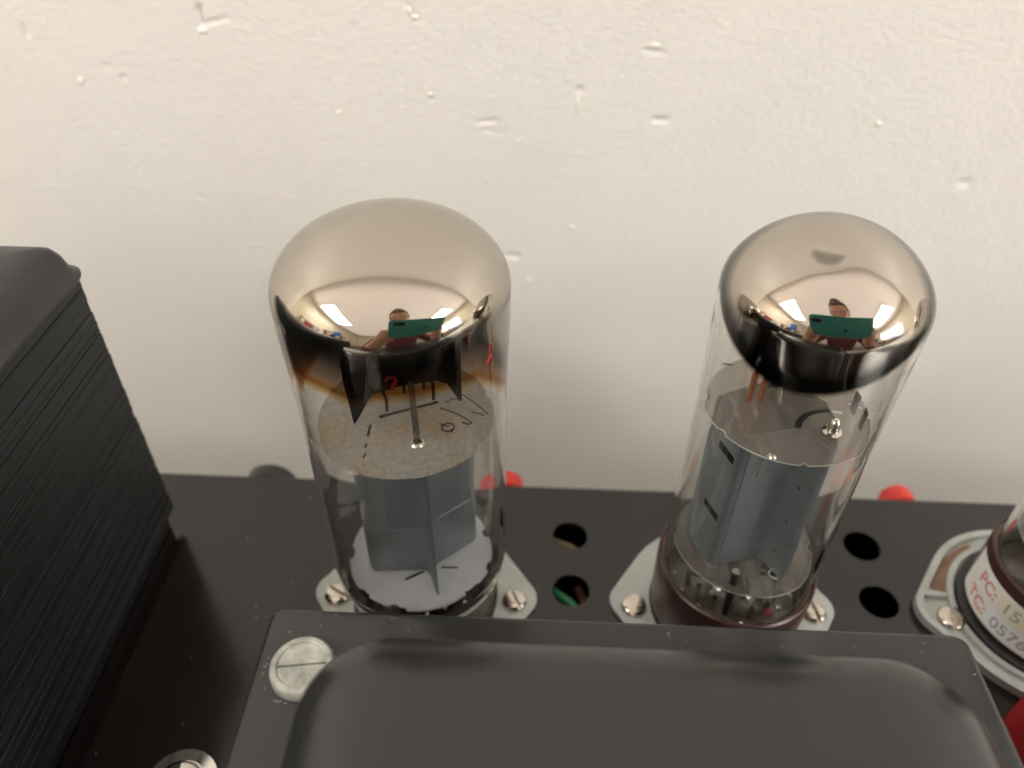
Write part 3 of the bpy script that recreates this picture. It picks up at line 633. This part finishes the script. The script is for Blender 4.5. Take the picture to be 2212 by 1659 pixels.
# ---------------------------------------------------------------- right tube (and the one at the frame edge)
def eltube(loc, label, rot, film_az=-24, group=None):
    t = thing('vacuum_tube', loc, label, 'vacuum tube', group, rot)
    lo = [(16.60, 87), (16.55, 84), (16.4, 79), (16.2, 72), (16.05, 64), (16.0, 50), (16.0, 30), (16.0, 19), (15.8, 15.5), (15.2, 12.6), (13.8, 10.6), (11, 9.4), (6, 9.1), (0, 9)]
    def edge(th, rr, zz):
        d = math.radians(th-film_az); e = 92.2+dz-11.2*math.cos(d)*rr/15.6+.25*math.sin(math.radians(th)*3)*rr/15.6
        if zz > 92:                                # thin half-moon in the film near the crown
            x, y = rr*math.sin(math.radians(th)), -rr*math.cos(math.radians(th)); ux, uy = .41, .91
            cx_, cy_ = x+3.4, y+5.0
            a = 2.3-math.hypot(cx_, cy_); b = -(cx_*ux+cy_*uy)+.15
            k = min(a, b)
            if k > -.5: e = max(e, zz-5.4+2.2*min(1, (k+.5)/1.0))
        return e
    def deform(x, y, zz):
        if zz > 90:
            g = math.exp(-((x+3.4)**2+(y+5.2)**2)/3.6); zz -= .34*g
            zz += .35*math.exp(-((x+6.0)**2+(y+9.0)**2)/9.0)
        return x, y, zz
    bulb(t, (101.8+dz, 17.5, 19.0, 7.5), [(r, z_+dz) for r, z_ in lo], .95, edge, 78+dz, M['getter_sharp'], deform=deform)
    b = MB().lathe([(0, .05), (16.6, .05), (16.9, .7), (17.0, 5), (17.15, 15.8), (17.1, 16.6), (16.7, 16.9), (16.25, 16.7), (16.2, 7.5), (0, 7.5)], 72).build('tube_base', 'bakelite', t, smooth=40)
    MB().lathe([(16.22, 15.2), (16.22, 16.3), (15.98, 16.1)], 72).build('cement_ring', 'cement', b, smooth=40)
    MB().lathe([(16.1, 7.6), (16.15, 14.8)], 72).build('base_lining', 'cement', b, smooth=40)
    # top mica: clear, an arc-shaped opening, eyelet, notches
    ao = [(x, y) for x, y in [(.6, -5.6), (1.3, -3.9), (2.6, -2.3), (4.4, -1.25), (6.5, -.75), (8.4, -.75), (9.9, -1.2)]]
    P = np.array(ao); ou = []; inn = []
    for i in range(len(P)):
        d = P[min(i+1, len(P)-1)]-P[max(i-1, 0)]; d /= np.linalg.norm(d); nn = np.array([-d[1], d[0]])*.62; ou.append(tuple(P[i]+nn)); inn.append(tuple(P[i]-nn))
    mt = disc_with_holes(jag(14.75, 140, .05, 3, ((268, 1.4, .7), (352, 3.5, .9), (172, 3.5, .9), (95, 4, .8), (210, 2, .5))), [ou+inn[::-1], circ(-6.8, 4.8, .4, 14), circ(6.3, -6.5, .7, 16), slot_outline(11.9, 1.3, 13.9, .2, .7)], 64.75+dz, 65.1+dz).build('mica_disc', 'mica_clear', t, smooth=0)
    edge_ring(14.72, 64.93+dz, mt, ((268, 1.4, .7), (352, 3.5, .9), (172, 3.5, .9), (95, 4, .8), (210, 2, .5)), 3)
    MB().lathe([(.95, -.3), (1.1, .6), (.95, 2.2), (.6, 3.0), (.35, 3.1), (0, 3.1)], 18, (6.3, -6.5, 65.1+dz)).lathe([(.9, .03), (1.7, .1), (1.7, .3), (1.0, .5)], 18, (6.3, -6.5, 65.1+dz)).build('eyelet', 'chrome', mt, smooth=50)
    MB().lathe([(0, .55), (.5, .45), (.8, 0), (.5, -.5), (0, -.6)], 12, (-5.5, -13.0, 65.2+dz)).build('rim_bead', 'steel', mt, smooth=60)
    for a in (352, 172, 10): MB().box((13.9, -.9, -3.2), (14.15, .9, 1.2), Matrix.Translation((0, 0, 65+dz)) @ Matrix.Rotation(math.radians(a), 4, 'Z')).build('rim_clip', 'rod_dark', mt, smooth=0)
    MB().box((-.05, -1.4, .4), (.25, 1.4, .6), Matrix.Translation((-9.6, 11, 65.2+dz)) @ Matrix.Rotation(math.radians(75), 4, 'Z')).build('rim_clip', 'rod_dark', mt, smooth=0)
    # anode: panel with a shallow crease, a turned edge at the right and a slotted side at the left
    an = MB(); z0, z1 = 27.2+dz, 64.4+dz
    strip(an, [(-11.9, 3.2), (-11.0, -1.8), (-9.1, -7.0), (-8.5, -7.6), (-7.6, -7.6), (-6.6, -7.0), (-1.5, -5.9), (1.4, -5.2), (2.2, -5.5), (4.9, -9.7), (5.5, -10.2), (6.2, -10.1)], z0, z1, .3)
    strip(an, [(6.2, -10.1), (8.6, -4.0), (8.2, 2.0), (4, 6.6), (-4, 7.2), (-11.9, 3.2)], z0, z1, .3)
    ao_ = an.build('anode', 'plate', t, smooth=60)
    sd = Vector((1.9, -5.2, 0)).normalized(); nn = Vector((sd.y, -sd.x, 0)); sl = MB()
    if nn.x > 0: nn = -nn
    for zz, a0, a1 in ((57.2, .2, 5.3), (41.0, .2, 5.3)):
        o = Vector((-11.0, -1.8, zz+dz)); a = o+sd*a0; b = o+sd*a1; hz = Vector((0, 0, .85)); sl = MB()
        vs = [a-hz+nn*.06, b-hz+nn*.06, b+hz+nn*.06, a+hz+nn*.06]; vs += [v-nn*.12 for v in vs]
        sl.add(vs, [(0, 1, 2, 3), (7, 6, 5, 4), (0, 4, 5, 1), (1, 5, 6, 2), (2, 6, 7, 3), (3, 7, 4, 0)]).build('side_slot', 'slot', ao_, smooth=0)
    for zz in (33, 42.5, 52): MB().lathe([(0, .18), (.4, .14), (.55, 0)], 12, M4=Matrix.Translation((3.75, -8.0, zz+dz)) @ Matrix.Rotation(math.radians(57), 4, 'Z') @ Matrix.Rotation(math.radians(-90), 4, 'Y') @ Matrix.Scale(-1, 4, (0, 0, 1))).build('crimp', 'rod_dark', ao_, smooth=60)
    MB().box((-.12, -.1, z0+.3), (.12, .1, z1-.3), Matrix.Translation((-7.0, -7.35, 0))).build('seam', 'plate', ao_, smooth=0)
    for i in range(8):
        a = math.radians(190+i*23); MB().tube([(9.8*math.cos(a), 9.8*math.sin(a), 12.3+dz), (10.2*math.cos(a), 10.2*math.sin(a), 17.5+dz)], .55, 10).build('stem_pin', 'steel', t, smooth=60)
    MB().box((-.45, -.06, -9.5), (.45, .06, 0), Matrix.Translation((-5.0, -8.5, 64.6+dz)) @ Matrix.Rotation(.05, 4, 'Y')).build('mica_tab', 'mica_clear', mt, smooth=0)
    # rods between mica and getter
    for x, y, h in ((-6.8, 1.2, 8), (-4.6, 1.5, 10)): MB().tube([(x, y, 65.2+dz), (x+.15, y+.1, 65+h+dz)], .62, 12).build('grid_rod', 'copper', t, smooth=60)
    for x, y, h in ((-1.4, 2.6, 7), (-.3, 2.9, 7)): MB().tube([(x, y, 65.2+dz), (x, y, 65+h+dz)], .4, 10).build('cathode_lead', 'steel', t, smooth=60)
    MB().tube([(-1.2, 1.2, 65+dz), (-1.6, 3.5, 72+dz), (-2.2, 6, 80+dz)], .55, 10).build('cathode_lead', 'steel', t, smooth=60)
    MB().box((-1.3, -.12, 0), (1.3, .12, 15), Matrix.Translation((-2.5, 4.2, 66+dz)) @ Matrix.Rotation(.05, 4, 'X')).build('getter_strap', 'steel', t, smooth=0)
    MB().box((2.5, 9.2, 63+dz), (9.5, 9.5, 80+dz)).build('getter_shield_or_reflection', 'dark_metal', t, smooth=0)  # dark reflection in the rear glass, built as a plate
    # lower mica and stem
    lm = disc_with_holes(jag(14.4, 130, .06, 6, ((268, 1.6, .7), (352, 3, .8), (172, 3, .8))), [circ(4.2, -9.2, .75, 16), slot_outline(2.0, -9.6, 2.6, -7.0, .9)], 26.4+dz, 26.7+dz).build('lower_mica_disc', 'mica_base', t, smooth=0)
    edge_ring(14.37, 26.55+dz, lm, ((268, 1.6, .7), (352, 3, .8), (172, 3, .8)), 6)
    MB().lathe([(.8, 0), (1.25, .1), (1.2, .6), (.8, .6)], 18, (4.2, -9.2, 26.72+dz)).build('eyelet', 'steel', lm, smooth=50)
    MB().tube([(-4.0, -11.6, 16.5+dz), (-4.2, -11.5, 24+dz), (-4.4, -11.3, 30.6+dz)], [.75, .75, .8], 14).build('support_rod', 'rod_dark', t, smooth=60)
    MB().lathe([(0, .12), (.72, .05), (.8, 0)], 14, (-4.4, -11.3, 30.62+dz)).build('rod_tip', 'chrome', t, smooth=60)
    MB().lathe([(0, 19.5), (2.4, 19.2), (3.4, 17.6), (4.6, 14.2), (8.4, 12.2), (12.4, 11.6), (14.2, 11.5)], 40, (0, 0, dz)).build('glass_stem', mat('stem_glass', (.20, .17, .13), .12, spec=.9, var=.3, vscale=400), t, smooth=60)
    for i in range(10):
        a = math.radians(185+i*20); r1 = 9.5+1.6*math.sin(i*1.7); MB().tube([(3*math.cos(a), 3*math.sin(a), 17+dz), (r1*.8*math.cos(a), r1*.8*math.sin(a), 18.4+dz), (r1*math.cos(a), r1*math.sin(a), 20+dz), (r1*math.cos(a+.08), r1*math.sin(a+.08), 26.2+dz)], .42, 8).build('lead_wire', 'steel', t, smooth=60)
    for i in range(9):
        a = math.radians(178+i*23); r1 = 12.2+.7*math.sin(i*2.9); MB().lathe([(0, .7), (.5, .5), (.7, 0), (.5, -.5), (0, -.7)], 12, (r1*math.cos(a), r1*math.sin(a), 13.2+dz+.8*math.sin(i*1.3))).build('solder_bead', 'chrome', t, smooth=60)
    MB().lathe([(0, 1), (.7, .7), (1.0, 0), (.7, -.7), (0, -1)], 14, (5.2, -10.6, 15.8+dz)).build('red_bead_or_glint', 'red_ink', t, smooth=60)
    return t
tr = eltube((TX[1], .1, 2.2), 'slimmer glass tube with sharp-edged silver dome, right of the two whole tubes', (0, -.002, 0))
te = eltube((TX[2], .3, 3.6), 'tube with paper label on brown base, cut off by right photo edge', (0, 0, math.radians(35)))
te_base = [c for c in te.children if c.name.startswith('tube_base')][0]
# paper label wrapped round that base
def wrap(mb, R, pts_faces, a0, z0):
    vs, fs = pts_faces; mb.add([((R+d)*math.sin(math.radians(a0)+x/R), -(R+d)*math.cos(math.radians(a0)+x/R), z0+y) for x, y, d in vs], fs)
def patch(x0, x1, y0, y1, d, nx=24, rc=.6):
    vs = []; 
    for i in range(nx+1):
        x = x0+(x1-x0)*i/nx; e = min(x-x0, x1-x); c = rc-math.sqrt(max(0, rc*rc-(rc-e)**2)) if e < rc else 0
        vs += [(x, y0+c, d), (x, y1-c, d)]
    return vs, [(2*i, 2*i+2, 2*i+3, 2*i+1) for i in range(nx)]
LR, LA, LZ = 17.16, -112-35, 1.2
lbl = MB(); wrap(lbl, LR, patch(-1.5, 27.5, 0, 12.4, .03, 40, .3), LA, LZ); lbo = lbl.build('paper_label', 'label', te_base, smooth=60)
f1 = MB(); wrap(f1, LR, patch(11.2, 27.0, 6.4, 11.8, .06), LA, LZ); f1.build('yellow_field', 'label_y', lbo, smooth=60)
f2 = MB(); wrap(f2, LR, patch(10.6, 25.6, .6, 5.7, .06), LA, LZ); f2.build('white_field', 'label_w', lbo, smooth=60)
def text_on(txt, size, x, y, m, d=.09, bold=0.):
    cu = bpy.data.curves.new('t', 'FONT'); cu.body = txt; cu.size = size; cu.offset = bold
    ob = bpy.data.objects.new('t', cu); COL.objects.link(ob); dg = bpy.context.evaluated_depsgraph_get()
    me = bpy.data.meshes.new_from_object(ob.evaluated_get(dg)); bpy.data.objects.remove(ob)
    bm = bmesh.new(); bm.from_mesh(me); bmesh.ops.subdivide_edges(bm, edges=[e for e in bm.edges if e.calc_length() > .5], cuts=2)
    bmesh.ops.triangulate(bm, faces=bm.faces); bm.verts.index_update()
    mb = MB(); wrap(mb, LR, ([(v.co.x+x, v.co.y+y, d) for v in bm.verts], [tuple(v.index for v in f.verts) for f in bm.faces]), LA, LZ); bm.free()
    return mb.build('printed_text', m, lbo, smooth=0)
text_on('PC:', 4.6, 4.0, 7.3, 'label_red', bold=.06); text_on('TC:', 4.6, 3.2, 1.6, 'label_red', bold=.06)
text_on('15', 4.6, 12.4, 7.4, 'label_grey', bold=.05); text_on('0576', 4.4, 12.0, 1.6, 'label_grey', bold=.05)

# ================================================================== WHAT THE DOMES MIRROR: phone, photographer, cluttered side benches
def cs(a, b, c): return CAM+rt*a+up*b-fw*c      # right, up, behind: in the phone's own frame
ph = thing('phone', cs(62, -25, 5), 'teal phone held in two hands, mirrored in the domes', 'phone')
Mp = Matrix.Translation(-(cs(62, -25, 5))) @ Matrix(((rt.x, up.x, -fw.x, CAM.x), (rt.y, up.y, -fw.y, CAM.y), (rt.z, up.z, -fw.z, CAM.z), (0, 0, 0, 1)))
MB().prism(rrect(-14, 137, -62, 14, 9), 1.2, 9.5, Mp).build('phone_case', 'phone', ph, bevel=1.4, bseg=3)
MB().prism(rrect(-6, 17, -5.5, 5.5, 5), .9, 1.6, Mp).build('camera_window', 'lens', ph, smooth=0)
MB().prism(circ(66, -24, 4.5), 1.0, 1.25, Mp).build('case_logo', 'lens', ph, smooth=0)

def person():
    me = bpy.data.meshes.new('person'); V = []; E = []; Rr = []
    def v(p, r, par=None):
        V.append(tuple(Vector(p)*S)); Rr.append(r*S); i = len(V)-1
        if par is not None: E.append((par, i))
        return i
    hip = v((150, -620, -330), 150); belly = v((148, -600, -160), 140, hip); chest = v((142, -560, 110), 150, belly); sho = v((138, -520, 255), 105, chest); neck = v((134, -480, 340), 55, sho); head0 = v((128, -440, 430), 62, neck)
    for s, hand in ((-1, cs(-10, -45, 14)), (1, cs(136, -40, 14))):
        hand = Vector(hand); a = v((138+s*150, -530, 225), 62, sho); e = Vector((138+s*270, -430, -70)); el = v(e, 45, a); wv = hand+Vector((s*22, -45, -38)); wr_ = v(wv, 27, el)
        palm = v(hand+Vector((s*14, -22, -14)), 21, wr_)
        inward = -s
        for j in range(4):
            b0 = hand+rt*(s*4)+up*(14-15*j)-fw*6; kn = v(b0+rt*(s*10)-fw*8, 9.5, palm); k1 = v(b0+rt*(s*8)+fw*8, 8.5, kn); k2 = v(b0+rt*(inward*(12-2*j))+fw*13, 7.5, k1); v(b0+rt*(inward*(24-3*j))+fw*10, 6.5, k2)
        b0 = hand-up*14-fw*12; t1 = v(b0+rt*(inward*2), 11, palm); t2 = v(b0+rt*(inward*22)-fw*4, 10, t1); v(b0+rt*(inward*42)-fw*2, 8.5, t2)
        for q in ():
            pass
    for s in (-1, 1):
        k = v((150+s*110, -560, -420), 95, hip); kn = v((150+s*140, -420, -760), 70, k); v((150+s*150, -480, -960), 50, kn)
    me.from_pydata(V, E, []); o = link(bpy.data.objects.new('person', me))
    sk = o.modifiers.new('skin', 'SKIN'); sk.use_smooth_shade = True
    for i, d in enumerate(me.skin_vertices[0].data): d.radius = (Rr[i], Rr[i]); d.use_root = (i == 0)
    su = o.modifiers.new('sub', 'SUBSURF'); su.levels = 1; su.render_levels = 1
    dg = bpy.context.evaluated_depsgraph_get(); me2 = bpy.data.meshes.new_from_object(o.evaluated_get(dg))
    o.modifiers.clear(); o.data = me2; me2.materials.clear(); me2.materials.append(M['shirt']); me2.materials.append(M['skin'])
    # head: a shaped sphere joined to the same figure
    bm = bmesh.new(); bm.from_mesh(me2)
    r = bmesh.ops.create_uvsphere(bm, u_segments=40, v_segments=28, radius=1)
    c = Vector((122, -415, 515)); fwd = (CAM-c).normalized(); sd = fwd.cross(Vector((0, 0, 1))).normalized(); upv = sd.cross(fwd)
    for vt in r['verts']:
        p = vt.co.copy(); x, y, z_ = p.x*76, p.y*98, p.z*115
        if z_ < 0: x *= 1+.22*z_/115; 
        n = math.exp(-(x/16)**2-((z_+18)/26)**2)*24*(p.y > 0); ey = math.exp(-((abs(x)-32)/15)**2-((z_-6)/11)**2)*9*(p.y > 0); mo = math.exp(-(x/26)**2-((z_+58)/9)**2)*6*(p.y > 0)
        ear = math.exp(-((abs(x)-74)/8)**2-((z_-0)/22)**2-(y/16)**2)*18
        y += n-ey+mo; x += ear*(1 if x > 0 else -1)
        vt.co = (c+sd*x+fwd*y+upv*z_)*S
    for f in bm.faces:
        ctr = f.calc_center_median()/S
        if (ctr-c).length < 165 or (ctr.y > -260 and ctr.z > 30) or (ctr.z > 315 and (ctr-Vector((134, -480, 345))).length < 90): f.material_index = 1
        f.smooth = True
    bm.to_mesh(me2); bm.free()
    tag(o, 'person in a maroon top holding the phone, mirrored in the domes', 'person')
    hr = MB(); hv = []
    bmh = bmesh.new(); rr = bmesh.ops.create_uvsphere(bmh, u_segments=40, v_segments=24, radius=1)
    for vt in rr['verts']:
        p = vt.co.copy(); wv = 1+.035*math.sin(9*math.atan2(p.x, p.y))+.03*math.sin(14*p.z)
        vt.co = (c+sd*p.x*84*wv+fwd*(p.y*104*wv-10)+upv*(p.z*122*wv+6))*S
    kill = [f for f in bmh.faces if (lambda q: q.dot(fwd) > 34-.25*q.dot(upv)*0 and q.dot(upv) < 62 or q.dot(upv) < -35)(f.calc_center_median()/S-c)]
    bmesh.ops.delete(bmh, geom=kill, context='FACES'); mh = bpy.data.meshes.new('hair'); bmh.to_mesh(mh); bmh.free(); mh.shade_smooth(); mh.materials.append(M['hair'])
    link(bpy.data.objects.new('hair', mh), o)
    g = MB(); 
    for s in (-1, 1): g.tube([c+sd*(s*32+25*math.cos(a))+upv*(4+19*math.sin(a))+fwd*97 for a in np.linspace(0, 6.283, 25)], 2.2, 6)
    g.tube([c-sd*8+upv*8+fwd*99, c+sd*8+upv*8+fwd*99], 2.2, 6)
    for s in (-1, 1): g.tube([c+sd*s*57+upv*6+fwd*94, c+sd*s*84+upv*6+fwd*10], 2.2, 6)
    g.build('glasses', 'glasses', o)
person()

def storage(name, cat, x, y, z_, sx, sy, sz, col, label, lid=None):
    t = thing(name, (x, y, z_), label, cat)
    MB().box((-sx/2, -sy/2, 0), (sx/2, sy/2, sz)).build('body', mat(name+'_paint', col, .55, var=.15, vscale=12), t, bevel=min(sx, sy, sz)*.06)
    if lid: MB().box((-sx/2-4, -sy/2-4, sz+.5), (sx/2+4, sy/2+4, sz+sz*.14+6)).build('lid', mat(name+'_lid_paint', lid, .5), t, bevel=3)
    else: MB().box((-sx*.3, -sy/2-3, sz*.35), (sx*.3, -sy/2-.3, sz*.75)).box((sx/2+.3, -sy*.3, sz*.35), (sx/2+3, sy*.3, sz*.75)).build('front_label', 'label', t)
shelf = thing('side_bench', (-2050, -1700, -80), 'long side bench with clutter, mirrored at the left of the domes', 'bench')
MB().box((-195, -1600, -30), (195, 1500, 0)).build('bench_top', 'room_wall', shelf); MB().box((-195, -1590, -920), (175, 1480, -32)).build('cabinet', 'inside', shelf)
SB = -80
storage('cardboard_box', 'box', -2080, -420, SB, 240, 200, 420, (.42, .30, .19), 'brown cardboard box nearest the corner on the mirrored left bench')
storage('red_toolbox', 'toolbox', -2060, -690, SB, 260, 240, 300, (.45, .05, .05), 'red toolbox on the mirrored left bench', (.3, .03, .03))
storage('grey_instrument', 'instrument', -2080, -980, SB, 280, 260, 360, (.30, .30, .29), 'grey test instrument on the mirrored left bench')
storage('white_carton', 'box', -2090, -1290, SB, 230, 240, 330, (.75, .72, .66), 'white carton on the mirrored left bench')
storage('brown_crate', 'crate', -2060, -1620, SB, 250, 280, 460, (.20, .11, .07), 'dark brown crate on the mirrored left bench')
storage('blue_bin', 'bin', -2000, -2250, SB+360, 230, 330, 300, (.03, .14, .50), 'blue plastic bin atop the black cabinet on the mirrored left bench', (.02, .10, .4))
storage('black_cabinet', 'cabinet', -2050, -2200, SB, 270, 520, 358, (.05, .045, .04), 'low black cabinet under the blue bin')
storage('tan_carton', 'box', -2050, -2720, SB, 260, 300, 420, (.45, .34, .22), 'tan carton at the far end of the mirrored left bench', (.36, .26, .17))
shelf2 = thing('side_table', (2600, -1900, -80), 'side table with pale boxes, mirrored at the right of the domes', 'table')
MB().box((-230, -1400, -30), (230, 1500, 0)).build('table_top', 'room_wall', shelf2)
for yy in (-1350, 0, 1440): MB().box((-200, yy-30, -920), (-140, yy+30, -31)).build('leg', 'inside', shelf2)
storage('steel_case', 'case', 2560, -700, SB, 280, 300, 170, (.55, .57, .62), 'pale steel case on the mirrored right table')
storage('lilac_bin', 'bin', 2560, -1300, SB, 280, 420, 170, (.35, .40, .62), 'pale blue bin on the mirrored right table', (.5, .53, .66))
storage('dark_monitor', 'monitor', 2600, -2900, SB, 160, 560, 420, (.03, .03, .035), 'dark monitor on the mirrored right table')
